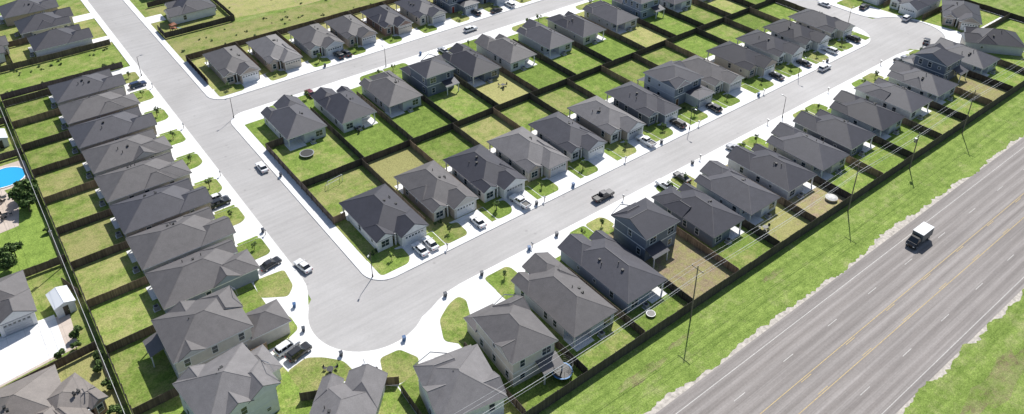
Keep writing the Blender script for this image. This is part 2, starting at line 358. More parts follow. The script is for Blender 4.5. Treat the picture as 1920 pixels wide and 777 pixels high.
def house(u,v,th,w=9,d=16,gs=1,ri=0,wi='white',wf=None,style=0,seed=0,place='facing the street',h=2.7,pitch=.52):
    rnd=random.Random(seed*77+5); root_label='single-storey %s house with %s shingle roof, %s'%(wi,ROOFS[ri][0] if ri<5 else 'brown',place)
    root=empty('house',(u,v,KZ),rad(th),root_label,'house',HGROUP)
    wm=WD[wi]; wf=WD[wf] if wf else wm; rm=ROOFS[ri][1] if ri<5 else RB
    yf=-d/2;prot=2.1;ym=yf+prot;yr=d/2;gw=gwid(w);o=.42;bw=min(3.6,w-gw-1.15)
    yb=ym-.5; pd=2.5;pn=min(3.8,w*.42)
    pts=[(w/2-gw,yf),(w/2,yf),(w/2,yr),(-w/2+pn,yr),(-w/2+pn,yr-pd),(-w/2,yr-pd),(-w/2,yb),(-w/2+bw,yb),(-w/2+bw,ym+1.2),(w/2-gw,ym+1.2)]
    if gs<0: pts=[(-x,y) for x,y in pts][::-1]
    mb=MB(); mb.prism(pts,0,h,lambda a,b:1 if (b[0]-a[0])*1>0.2 and abs(a[1]-b[1])<.01 and a[1]<ym+2 else 0)
    mb.obj('wall',[wm,wf],root)
    r=MB(); tr=TRIM if rnd.random()<.55 else DTRIM
    hip(r,-w/2-o,w/2+o,ym-.1,yr+o,h,pitch)
    def mx(a,b): return (a,b) if gs>0 else (-b,-a)
    gx0,gx1=mx(w/2-gw-o,w/2+o+.05)
    gp=pitch*(1.0 if style%3 else 1.12)
    if style in(0,1,3): hip(r,gx0,gx1,yf-o,ym+gw*.75,h-.003,gp,('lo',)); rake(r,gx0,gx1,yf-o,h-.003,gp)
    else: hip(r,gx0,gx1,yf-o,ym+gw*1.1,h-.003,gp)
    bx0,bx1=mx(-w/2-o-.05,-w/2+bw+o)
    hip(r,bx0,bx1,yb-o,ym+bw+1.2,h-.006,pitch*1.15,('lo',)); rake(r,bx0,bx1,yb-o,h-.006,pitch*1.15)
    if style in(1,2,4):
        cx0,cx1=mx(.2,w/2+o+.09); y0=ym+rnd.uniform(.4,1.2)
        hip(r,min(cx0,cx1),max(cx0,cx1),y0,y0+(5.0 if style!=4 else 6.0),h-.009,pitch*1.25,(('hi',) if gs>0 else('lo',)) if style==2 else ())
    if style==3:
        cx0,cx1=mx(-w/2-o-.09,.2)
        hip(r,min(cx0,cx1),max(cx0,cx1),ym+3,ym+8.2,h-.009,pitch*1.2,())
    ro=r.obj('roof',[rm,tr,wf],root)
    side=rnd.choice((-1,1))
    for k in range(rnd.randint(2,4)):
        x=side*rnd.uniform(.6,w*.3); y=rnd.uniform(0,d/2-w*.5)+(rnd.uniform(-1,0) if k else 0)
        mkobj('vent_pipe',PM if k%2==0 else VM,ro,(x,y,h+.17+pitch*(w/2+.45-abs(x))))
    mkobj('garage_door',GM[rnd.choice((0,0,1,2))],root,(gs*(w/2-gw/2),yf-.003,0))
    xc=(w/2-gw+(-w/2+bw))/2
    mkobj('door',DM[rnd.randrange(3)],root,(gs*xc,ym+1.197,0))
    m=MB(); m.box(-.12,.12,-.12,.12,0,h-.01); m.obj('porch_post',[TRIM],root,(gs*xc,yb,0))
    m=MB(); m.box(-.11,.11,-.11,.11,0,h-.01); m.obj('patio_post',[TRIM],root,(gs*(-w/2+.12),yr-.12,0))
    add_win(root,'w' if bw>2.2 else 'n',gs*(-w/2+bw/2),yb,1.45,'-y')
    for yy in (-.25*d,.05*d,.25*d):
        for sx,fc in((w/2,'+x'),(-w/2,'-x')):
            if rnd.random()<.75 : add_win(root,'n' if rnd.random()<.7 else 's',sx,yy+rnd.uniform(-.8,.8),1.5,fc)
    add_win(root,'w',gs*(w/2-1.6),yr,1.45,'+y')
    add_win(root,'w',gs*(-w/2+pn/2),yr-pd,1.3,'+y')
    mkobj('air_conditioner',AC,root,(gs*(w/2-3.6),yr+.9,0))
    m=MB()
    if gs>0: m.box(-w/2-.2,-w/2+pn,yr-pd,yr+.9,.0,.06)
    else: m.box(w/2-pn,w/2+.2,yr-pd,yr+.9,.0,.06)
    m.obj('patio_slab',[CONC],root)
    return root
def house2(u,v,th,w=9,d=13,gs=1,ri=0,wi='white',wf=None,style=0,seed=0,place='facing the street',gd=3.0,pitch=.46):
    rnd=random.Random(seed*31+9)
    root=empty('house',(u,v,KZ),rad(th),'two-storey %s house with %s shingle roof, %s'%(wi,ROOFS[ri][0],place),'house',HGROUP)
    wm=WD[wi]; wf=WD[wf] if wf else wm; rm=ROOFS[ri][1]
    h=5.4;o=.42;yf=-d/2;ym=yf+gd;yr=d/2;gw=min(5.3,w*.64)
    mb=MB(); fr=lambda a,b:1 if b[0]-a[0]>.2 and abs(a[1]-b[1])<.01 else 0
    mb.prism(rect(-w/2,w/2,ym,yr),0,h,fr)
    gx=(w/2-gw,w/2-.003) if gs>0 else(-w/2+.003,-w/2+gw)
    mb.prism(rect(gx[0],gx[1],yf,ym+.3),0,2.75,fr)
    mb.obj('wall',[wm,wf],root)
    t=MB(); t.box(-w/2-.03,w/2+.03,ym-.03,ym,2.75,2.95);t.box(-w/2-.03,w/2+.03,yr,yr+.03,2.75,2.95)
    t.box(-w/2-.03,-w/2,ym,yr,2.75,2.95);t.box(w/2,w/2+.03,ym,yr,2.75,2.95); t.obj('storey_band',[TRIM],root)
    r=MB(); hip(r,-w/2-o,w/2+o,ym-o,yr+o,h,pitch,('hi',) if style==1 else ())
    gx0,gx1=(gx[0]-.4,gx[1]+.4)
    hip(r,gx0,gx1,yf-o,ym+.35,2.75,.5 if gd>4 else .3,('lo',) if (gd>gw+.8) else ())
    a,b=(w/2-w*.55,w/2+o+.05) if gs<0 else(-w/2-o-.05,-w/2+w*.55)
    hip(r,a,b,ym-o-.25,ym+w*.45,h-.003,pitch*1.25,('lo',)); rake(r,a,b,ym-o-.25,h-.003,pitch*1.25)
    if style in(2,5): hip(r,*( (-.2,w/2+o+.08) if gs>0 else(-w/2-o-.08,.2)),yr-4.6,yr-.3,h-.006,pitch*1.2,(('hi',) if gs>0 else('lo',)))
    if style==5: hip(r,*( (-w/2-o-.08,.2) if gs>0 else(-.2,w/2+o+.08)),yr-6.6,yr-2.2,h-.009,pitch*1.25,(('lo',) if gs>0 else('hi',)))
    pw=min(3.8,w*.45); x0,x1=(-w/2,-w/2+pw) if gs>0 else(w/2-pw,w/2)
    r.face([(x0-.2,yr+2.4,2.45),(x0-.2,yr,3.1),(x1+.2,yr,3.1),(x1+.2,yr+2.4,2.45)][::-1],0); r.box(x0-.2,x1+.2,yr+2.25,yr+2.4,2.25,2.44,1)
    ro=r.obj('roof',[rm,TRIM,wf],root)
    for x in(x0+.1,x1-.1):
        m=MB(); m.box(-.09,.09,-.09,.09,0,2.3); m.obj('patio_post',[TRIM],root,(x,yr+2.2,0))
    for k in range(3): mkobj('vent_pipe',PM if k else VM,ro,(rnd.uniform(-1,1)+.6,rnd.uniform(ym+w*.45,yr-w*.4),h+.17+pitch*(w/2-1.2)))
    mkobj('garage_door',GM[rnd.choice((0,1))],root,((gx[0]+gx[1])/2,yf-.003,0))
    mkobj('door',DM[rnd.randrange(3)],root,(-gs*(w/2-1.2),ym-.003,0))
    for z in(1.5,4.2):
        for yy in(ym+1.6,(ym+yr)/2,yr-1.6):
            for sx,fc in((w/2,'+x'),(-w/2,'-x')):
                if rnd.random()<.6: add_win(root,'n' if rnd.random()<.7 else 's',sx,yy,z,fc)
        for xx in(-w*.3,w*.28):
            add_win(root,rnd.choice('nw'),xx,yr,z if z>2 else 1.4,'+y')
    for xx in(-w*.28,w*.28): add_win(root,'w',xx,ym,4.2,'-y')
    return root
# ------------------------------------------------------------------ fences
FG='timber yard fences'
def fence(p0,p1,h=1.8,mi=0,label=None,name='fence'):
    p0=Vector(p0);p1=Vector(p1);d=p1-p0;Ln=d.length; a=math.atan2(d.y,d.x)
    m=MB(); n=max(1,round(Ln/2.4)); st=Ln/n
    jz=random.Random(int(p0.x*7+p0.y*13))
    for k in range(n):
        hh=h+jz.uniform(-.06,.06)
        m.box(k*st,(k+1)*st-.01,-.02,.02,.03,hh)
        m.box(k*st,(k+1)*st-.01,.021,.06,.4,.49);m.box(k*st,(k+1)*st-.01,.021,.06,hh-.35,hh-.26)
    for k in range(n+1): m.box(k*st-.05,k*st+.05,.061,.16,0,h-.05)
    o=m.obj(name,[FEN[mi]],None,(p0.x,p0.y,KZ if p0.y>60.7 else 0),a)
    tag(o,label or 'brown timber board fence between two back yards','fence',FG); return o
def mids(c,a,b): return [a]+[(c[i]+c[i+1])/2 for i in range(len(c)-1)]+[b]
wl=['white','light grey','beige','tan brick','blue-grey','pale brick','slate grey','red-brown brick']
def front_lawn(tf,x0,x1,y0,y1,side,seed):
    rnd=random.Random(seed); a=rnd.uniform(.6,1.3); b=rnd.uniform(.3,.8)
    if side>0: pts=[(x0,y0),(x1-a,y0),(x1-.1,y0+a*1.2),(x1,y1-1.4),(x1-b-.6,y1-1.2),(x1-b-.9,y1),(x0,y1)]
    else: pts=[(x0+a,y0),(x1,y0),(x1,y1),(x0+b+.9,y1),(x0+b+.6,y1-1.2),(x0,y1-1.4),(x0+.1,y0+a*1.2)]
    pts=[tf(*p) for p in roundpoly(pts,.9)]
    A=sum(pts[i][0]*pts[(i+1)%len(pts)][1]-pts[(i+1)%len(pts)][0]*pts[i][1] for i in range(len(pts)))
    if A<0: pts=pts[::-1]
    lawn(pts,rnd.uniform(.15,.6),rnd.choice((0,.05,.2,.32)),rnd.uniform(.3,.75))
saps=[];bushes=[]
# S row
SC=[55.4,68.1,79.6,91.3,102.6,114.7,126.8,138.5,150.8,164.6,177,189.2,201.2]
SB=[47.8,61.8,73.9,85.5,97.2,108.6,120.8,132.8,144.8,157.5,170.8,183.1,195.3,208.3]
SW=[9.6,9.0,9.1,9.3,8.4,8.8,8.4,9.6,8.7,9.2,8.9,8.9,8.8]
Sr=[0,3,0,2,1,2,1,0,3,4,0,4,0]; Sw=['white','tan brick','white','pale brick','light grey','tan brick','slate grey','light grey','pale brick','beige','white','light grey','beige']
dryS=[(.5,.12),(.9,.34),(.3,0),(.65,.1),(.4,.05),(.5,.15),(.2,0),(.35,0),(.4,0),(.2,0),(.4,0),(.25,0),(.3,0)]
for i,c in enumerate(SC):
    a,b=SB[i],SB[i+1]; dr,di=dryS[i]; w=SW[i]
    lawn(rect(a,b,105.2,133),dr,di)
    if i==7: house2(c,111.3,0,w=w,d=14,gs=1,ri=1,wi='light grey',wf='slate grey',seed=i,style=2,gd=4)
    else: house(c,112.3+(1 if i==1 else 0),0,w=w,d=15.8 if i<8 else 15.2,gs=1,ri=Sr[i],wi=Sw[i],wf=['tan brick','pale brick','white'][i%3] if i%2 else None,style=[0,3,1,2,1,0,4,0,1,0,3,3,1][i],seed=i)
    dx=c+w/2-gwid(w)-.1
    front_lawn(lambda x,y:(x,V1+y),a+.1,dx,1.6,7.4,1,i)
    lawn(rect(c+w/2+.1,b-.05,100.3,105.1),.3)
    saps.append(((a+dx)/2+random.uniform(-.8,.8),V1+4.2)); bushes+=[(a+1.6+k*1.1,V1+7.9) for k in range(2)]
# N row
NC=[56.4,68.8,81.3,93,105.5,117.6,131,143.3,156.5,168.5,180.8,193,203.8]; NB=mids(NC,47.8,208.8)
dryN=[(.35,.05),(.15,0),(.1,0),(.4,.1),(.9,.22),(.2,0),(.3,0),(.05,0),(.7,.12),(.2,0),(.4,0),(.6,.05),(.2,0)]
Nr=[1,0,3,0,4,3,1,0,1,2,0,0,1]
for i,c in enumerate(NC):
    a,b=NB[i],NB[i+1]; dr,di=dryN[i]; w=[9.0,8.3,8.7,8,8.3,8.2,8.0,8.0,8.2,8,8,8,8][i]
    lawn(rect(a,b,133,164.8),dr,di)
    gs=1 if i%2 else -1
    if i in(3,9): house2(c,155.6,180,w=7.9,d=12.4,gs=gs,ri=0,wi='slate grey' if i==3 else 'blue-grey',seed=20+i,style=0,gd=4.5,place='by green yards')
    else: house(c,154.9 if i else 156.4,180,w=w,d=15.6,gs=gs,ri=Nr[i],wi=['light grey','white','light grey','','slate grey','white','light grey','beige','light grey','','white','beige','white'][i],style=[0,1,2,0,1,3,0,4,2,0,1,0,3][i],seed=20+i,place='by green yards')
    if gs>0: front_lawn(lambda x,y:(x,N0-y),a+.1,c+w/2-8+5.2,1.7,6.3,1,40+i); saps.append((a+2.2,N0-4))
    else: front_lawn(lambda x,y:(x,N0-y),c-w/2+8-5.2,b-.1,1.7,6.3,-1,40+i); saps.append((b-2.2,N0-4))
# NN row
QC=[55.5,67.3,79.7,90.5,102.3,114,126,138,150,162,174,186,198]; QB=mids(QC,47.8,208.8)
for i,c in enumerate(QC):
    a,b=QB[i],QB[i+1]; w=[8.3,7.9,8.7,7.8,7.8,8,8,8,8,8,8,8,8][i]
    lawn(rect(a,b,186.2,206),random.uniform(.5,1.),.22)
    if i in(6,7,10): house2(c,191.5,0,w=8.2,d=13,gs=1,ri=i%2,wi=['slate grey','blue-grey'][i%2],seed=60+i,gd=3.5)
    else: house(c,192.8,0,w=w,d=17 if i<2 else 15.6,gs=1,ri=[3,2,3,3,0,1,0,0,1,0,0,1,0][i],wi=['tan brick','tan brick','light grey','tan brick','red-brown brick','beige'][i%6],style=[0,2,1,0,3,1][i%6],seed=60+i)
    front_lawn(lambda x,y:(x,N1+y),a+.1,c+w/2-gwid(w)-.1,1.7,6.7,1,80+i)
    saps.append(((a+c)/2-.6,N1+4))
# W column
WC=[202.5,190.4,178.2,166,154,141.9,129.8,117.8]; WB=[208.7,196.5,184.3,172.1,160,148,135.9,123.8,111.3,96.3,80]
Wr=[1,3,1,3,3,1,3,3]
for i in range(9):
    b,a=WB[i],WB[i+1]
    lawn(rect(4.5,28.8,a,b),[.35,.35,.4,.6,.45,.65,.55,.5,.4][i],.15 if i>3 else 0)
    if i<8:
        c=WC[i]
        house(22.4,c,90,w=[9.9,9.8,10.1,9.9,9.8,10,10.1,10][i],d=[15.0,15.2,15.8,15.4,15.8,15.8,16.0,15.8][i],gs=-1,ri=Wr[i],wi=['beige','tan brick','tan brick','pale brick','beige','tan brick','beige','blue-grey'][i],style=[3,4,0,2,4,0,3,2][i],seed=100+i,place='beside boundary fence',pitch=.46)
        front_lawn(lambda x,y:(U0-y,x),c-5+5.3,b-.05,1.6,7.4,-1,120+i)
        lawn(rect(30.6,34.6,a+.05,a+.7),.3)
        saps.append((U0-3.8,c+3.2)); bushes+=[(U0-7.6,c+2.6),(U0-7.7,c+4)]
house2(20.6,102.6,90,w=10.2,d=17.6,gs=-1,ri=3,wi='beige',wf='pale brick',seed=111,style=5,gd=6.0,place='at turning circle',pitch=.42)
lawn(roundpoly([(25.4,99),(26.6,103.6),(29.4,104),(30.9,101),(30.9,97.6),(28,96.4)],.8),.5,.2)
lawn(roundpoly([(28.6,108.2),(32.6,105.6),(34.4,107.6),(34.8,112.5),(29.2,113)],.8),.5,.25)
lawn([(4.5,60.8),(24,60.8),(29,82),(26.2,87),(25,96.3),(4.5,96.3)],.35)
house2(17.8,89.0,97,w=10.0,d=13.2,gs=1,ri=2,wi='white',seed=131,style=5,gd=3,place='at turning circle')
lawn([(24.1,60.8),(37,60.8),(37.8,77.5),(34,81),(29,82)],.4)
house(27.9,75.7,137,w=8.7,d=15,gs=-1,ri=2,wi='light grey',style=0,seed=132,place='at turning circle')
lawn([(37.1,60.8),(49.8,60.8),(49.6,77.5),(43,78),(38,77.5)],.35)
house2(43.6,69.6,168,w=9.4,d=12.6,gs=-1,ri=2,wi='white',seed=133,style=5,gd=2.6,place='at turning circle')
lawn([(49.9,60.8),(62,60.8),(62,81),(55,81),(50,79)],.3)
house2(56.0,73.0,176,w=7.7,d=13.6,gs=1,ri=3,wi='beige',seed=134,style=2,gd=3,place='at turning circle')
lawn(roundpoly([(25.6,90.4),(29.2,91.2),(31.4,89.6),(33.6,87.0),(34.0,84.0),(31.0,82.0),(25.9,83.0)],.8),.55,.2)
lawn(roundpoly([(37.2,80.8),(38.4,83.9),(41.8,83.6),(43.4,80.2),(41.6,77.8),(38.2,77.6)],.7),.55,.2)
lawn(roundpoly([(56.0,87.6),(53.6,87.0),(50.4,85.0),(48.4,80.6),(51.2,77.4),(54.4,81.2),(56.6,86.0)],.9),.4,.1)
# R row
RC=[68.6,80.6,92,105,116.0,128.3,140.2,152.2,164.6,177.4,190,201,213]; RBd=mids(RC,62,219.6)
RW=[8.8,8.8,8.3,8.5,8.5,9.0,9.1,9.1,9.3,9.1,9.1,8.2,8.8]
Rr=[3,1,0,0,1,0,1,0,4,1,1,0,1]
dryR=[(.35,.05),(.3,0),(.85,.62),(.35,0),(.75,.36),(.9,.62),(.35,0),(.3,0),(.3,0),(.45,0),(.4,0),(.9,.5),(.3,0)]
for i,c in enumerate(RC):
    a,b=RBd[i],RBd[i+1]; dr,di=dryR[i]; w=RW[i]
    lawn(rect(a,b,60.8,84.6),dr,di)
    dside=1 if i%2==0 else -1
    if i==11: dside=-1
    gs=-dside
    if i in(2,11): house2(c,79.2,180,w=8.2,d=10.6,gs=gs,ri=Rr[i],wi='slate grey',seed=160+i,style=1,gd=2.5,place='near highway fence')
    else:
        dd=17.2 if i<2 else 15.0 if i<7 else 14.2
        house(c,84-.2-dd/2,180,w=w,d=dd,gs=gs,ri=Rr[i],wi=['light grey','blue-grey','','slate grey','white','light grey','beige','slate grey','light grey','white','light grey','','light grey'][i],style=[1,0,0,2,1,3,0,0,1,2,3,0,1][i],seed=160+i,place='near highway fence',pitch=.48)
    if dside>0: front_lawn(lambda x,y:(x,V0-y),a+.1,c+w/2-gwid(w)-.1,1.5,6.4,1,180+i); saps.append(((a+c)/2-.3,V0-3.8))
    else: front_lawn(lambda x,y:(x,V0-y),c-w/2+gwid(w)+.1,b-.1,1.5,6.4,-1,180+i); saps.append(((b+c)/2+.4,V0-3.8))
# east end
lawn([(219.7,60.8),(254,60.8),(254,83),(240,83),(232,82.6),(226,82),(219.7,82)],.35)
lawn([(233,84.1),(254,84.1),(254,149),(229.5,149),(229.5,108)],.35)
house(229.5,77.0,218,w=9.4,d=14.4,gs=1,ri=4,wi='light grey',style=1,seed=201,place='at turning circle')
house(240.4,90.5,-62,w=9.4,d=14.4,gs=1,ri=0,wi='tan brick',style=3,seed=202,place='at turning circle')
for k,vv in enumerate((104,116,128,140)): house(238.6,vv,-90,w=9.2,d=14.6,gs=1,ri=(0,4,1,0)[k],wi=wl[k],style=k%4,seed=203+k,place='on far street')
for vv in(104,116,128,140): lawn(roundpoly(rect(222.8 if vv>110 else 230,229.6,vv-1,vv+4.8),.8),.4)
lawn(roundpoly([(231,84),(233.4,88),(232.6,94),(236,94),(238,84)],.8),.4)
# estate beyond the weed strip
sheet('lawn',rect(4.5,34.6,229.5,268),.03,LAWN,(.55,.1,.5))
house(23,236.5,90,w=10,d=14,gs=-1,ri=0,wi='white',style=0,seed=221,place='past weedy strip')
house(22,251,90,w=10,d=14,gs=1,ri=0,wi='beige',style=3,seed=222,place='past weedy strip')
for x0,x1,y0,y1 in((30.2,34.8,231.5,236.5),(29.2,34.8,252,257)): sheet('driveway',rect(x0,x1,y0,y1),.06,CONC)
house(4.5,241,90,w=10,d=12,gs=1,ri=3,wi='white',style=1,seed=225,place='past weedy strip')
house(20,266,90,w=10,d=14,gs=-1,ri=1,wi='tan brick',style=1,seed=226,place='past weedy strip')
house(58.5,237,-90,w=10,d=13,gs=1,ri=0,wi='white',wf='beige',style=1,seed=223,place='by dry field')
sheet('lawn',rect(47.2,68,224,250),.03,LAWN,(.6,.2,.4)); sheet('driveway',rect(47.1,51.8,237.5,243),.06,CONC)
house(59,262,-90,w=10,d=14,gs=1,ri=1,wi='light grey',style=2,seed=224,place='by dry field')
sheet('dry_field',[(69,226),(90,222.5),(140,224),(200,230),(200,330),(69,330)],.02,LAWN,(.75,.44,.65))
sheet('weed_strip',[(4,212.6),(34.7,212.6),(34.7,229.3),(4,229.3)],.02,LAWN,(.35,.2,.6))
sheet('weed_strip',[(47.2,206.3),(210,206.3),(210,221),(69,222),(68,223.5),(47.2,223.5)],.02,LAWN,(.6,.4,.3))
# ------------------------------------------------------------------ fence runs
for a,b in zip(SB[:-1],SB[1:]): fence((a,133.1),(b,133.1),mi=1,label='dark brown timber fence along the back of the yards')
for i,x in enumerate(SB[1:-1]): fence((x,132.95),(x,107.5),mi=[0,2,0,2,1][i%5])
for i,x in enumerate(NB[1:-1]): fence((x,133.3),(x,160),mi=[1,0,1][i%3])
fence((47.8,118.6),(47.8,133),mi=0,label='brown timber fence beside the cross street pavement');fence((47.8,133.2),(47.8,151.5),mi=0,label='brown timber fence beside the cross street pavement')
fence((47.9,118.6),(50.4,118.6),mi=2,label='short tan timber fence joining a house');fence((47.9,151.5),(51.8,151.5),mi=0,label='short brown timber fence joining a house')
fence((208.4,118),(208.4,150),mi=0)
for i,v in enumerate(WB[:-1]): fence((4.6,v),(25 if i<8 else 20,v),mi=[0,2,0][i%3])
fence((13,96.3),(25,96.3),mi=2)
fence((4.4,212.6),(4.4,61),mi=1,h=1.95,label='long dark timber boundary fence along the back yards')
fence((4.5,212.7),(33,212.7),mi=1,label='brown timber fence beside the weedy strip')
for i,x in enumerate(RBd[:-1]): fence((x,61),(x,80 if i else 78),mi=[1,0,1,2][i%4])
fence((10,60.6),(262,60.6),mi=1,h=2.2,label='long dark timber fence beside the highway verge')
fence((24,61),(28.6,80.5),mi=0);fence((37.1,61),(37.8,76),mi=0);fence((49.8,61),(50.1,77),mi=0)
fence((25,84.0),(29,82.0),mi=0,label='short brown timber fence joining a house'); fence((34,80.4),(38.2,77.6),mi=2,label='short tan timber fence joining a house')
for x in QB[:-1]: fence((x,205.9),(x,189.5),mi=0)
fence((47.8,206.2),(209,206.2),mi=0,label='brown timber fence backing on to rough grass'); fence((47.8,190),(47.8,206),mi=0,label='brown timber fence beside the cross street pavement')
fence((47.6,224.2),(68,224.2),mi=1,label='dark timber fence around a yard by dry ground');fence((68,224.3),(68,250),mi=1,label='dark timber fence around a yard by dry ground');fence((47.6,224.3),(47.6,231),mi=1,label='dark timber fence around a yard by dry ground');fence((50,250),(68,250),mi=1)
fence((4.4,229.5),(34,229.5),mi=0,label='brown timber fence beside the weedy strip');fence((4.4,245),(18,245),mi=0);fence((10,229.6),(10,262),mi=0)
fence((219.6,61),(220.4,78),mi=0);fence((254.2,61),(254.2,150),mi=1,label='dark timber fence at the edge of open fields');fence((236,82),(254,82),mi=0)
for vv in(97.5,110,122,134): fence((232,vv),(254,vv),mi=0)
# ------------------------------------------------------------------ older plots west of the boundary
sheet('lawn',rect(-60,4.2,62,300),.02,LAWN,(.45,.15,.5))
sheet('lawn',rect(-7,3.6,139,168),.03,LAWN,(.0,0,.95))
sheet('lawn',rect(-20,3.4,98,114.5),.03,LAWN,(.75,.3,.5))
sheet('driveway',[(-22,113),(1.2,116),(1.6,124.5),(-3,126.2),(-22,126.2)],.04,PATIO)
sheet('driveway',[(-22,113.2),(-.5,116.4),(-.5,126),(-22,126)],.05,CONC)
sheet('patio',[(-9,155),(-1.0,156),(.2,163),(-1.5,171.5),(-9,172)],.045,PATIO)
sheet('patio',roundpoly(rect(-6,4.0,170.6,181),1.2),.04,PATIO)
m=MB(); pp=roundpoly([(-4,172.2),(.6,171.6),(3.2,173.4),(3.2,177.4),(.6,179.6),(-4,178.8)],1.4); m.prism(pp,.05,.16); o=m.obj('swimming_pool',[WATER]); tag(o,'blue kidney shaped swimming pool in a tan patio','swimming pool')
m=MB(); n=len(pp)
cx=sum(p[0] for p in pp)/n; cyy=sum(p[1] for p in pp)/n
for k in range(n):
    a=pp[k];b=pp[(k+1)%n]; ao=(cx+(a[0]-cx)*1.08,cyy+(a[1]-cyy)*1.08);bo=(cx+(b[0]-cx)*1.08,cyy+(b[1]-cyy)*1.08)
    m.face([(a[0],a[1],.2),(b[0],b[1],.2),(bo[0],bo[1],.2),(ao[0],ao[1],.2)][::-1]); m.face([(ao[0],ao[1],.2),(bo[0],bo[1],.2),(bo[0],bo[1],.0),(ao[0],ao[1],.0)])
m.obj('pool_rim',[CONC],o)
house(-10.5,131.2,0,w=15,d=11.5,gs=1,ri=3,wi='white',style=0,seed=301,place='on older plot')
house(-8.5,104,0,w=11,d=13,gs=1,ri=5,wi='red-brown brick',style=3,seed=302,place='on older plot'); house(-15,98,90,w=11,d=14,gs=1,ri=5,wi='red-brown brick',style=1,seed=303,place='on older plot')
house(-2.5,101.5,20,w=7,d=9,gs=-1,ri=5,wi='red-brown brick',style=2,seed=305,place='on older plot',h=2.6)
house(-9.0,165.5,90,w=10,d=12,gs=1,ri=5,wi='red-brown brick',style=2,seed=304,place='on older plot')
WMR=simple('white_metal_roof',(.7,.72,.74),.4)
def shed(u,v,th):
    r=empty('shed',(u,v,.03),rad(th),'small white metal shed with gable roof','shed')
    m=MB();m.box(-1.5,1.5,-2.2,2.2,0,2.1);m.obj('wall',[WD['white']],r)
    m=MB();hip(m,-1.7,1.7,-2.4,2.4,2.1,.35,('lo','hi'));m.obj('roof',[WMR,TRIM,WD['white']],r)
    mkobj('door',DM[0],r,(0,-2.203,0))
shed(1.2,126.8,5); shed(1,191,0)
fence((3.4,113.4),(-18,111.5),mi=0);fence((4,127.5),(2.4,132.5),mi=0);fence((-8,138.8),(4.1,138.8),mi=0);fence((-14,112.8),(-14,108),mi=0);fence((-8,183),(4.2,183),mi=0);fence((-8,200),(4.2,200),mi=0)
# ------------------------------------------------------------------ cars
def wheel_parts(root,xs,wy,r):
    for x in xs:
        for sy in(-1,1):
            m=MB(); m.cyl((0,-.11,0),(0,.11,0),r,r,14,0); t=m.obj('wheel',[RUB],root,(x,sy*wy,r))
            m=MB(); m.cyl((0,-.02,0),(0,.02,0),r*.62,r*.6,10,0); m.obj('rim',[RIM],t,(0,sy*.11,0))
def loft(mb,secs,mi=0):
    i=len(mb.v)
    for z,x0,x1,hw in secs:
        c=.12*min(1,hw)
        mb.v+=[(x0+c,-hw,z),(x1-c,-hw,z),(x1,-hw+c*1.6,z),(x1,hw-c*1.6,z),(x1-c,hw,z),(x0+c,hw,z),(x0,hw-c*1.6,z),(x0,-hw+c*1.6,z)]
    for k in range(len(secs)-1):
        for j in range(8): mb.f.append((i+k*8+j,i+k*8+(j+1)%8,i+(k+1)*8+(j+1)%8,i+(k+1)*8+j));mb.m.append(mi)
    e=i+(len(secs)-1)*8; mb.f.append(tuple(e+j for j in range(8)));mb.m.append(mi); mb.f.append(tuple(i+7-j for j in range(8)));mb.m.append(mi)
VS=.88
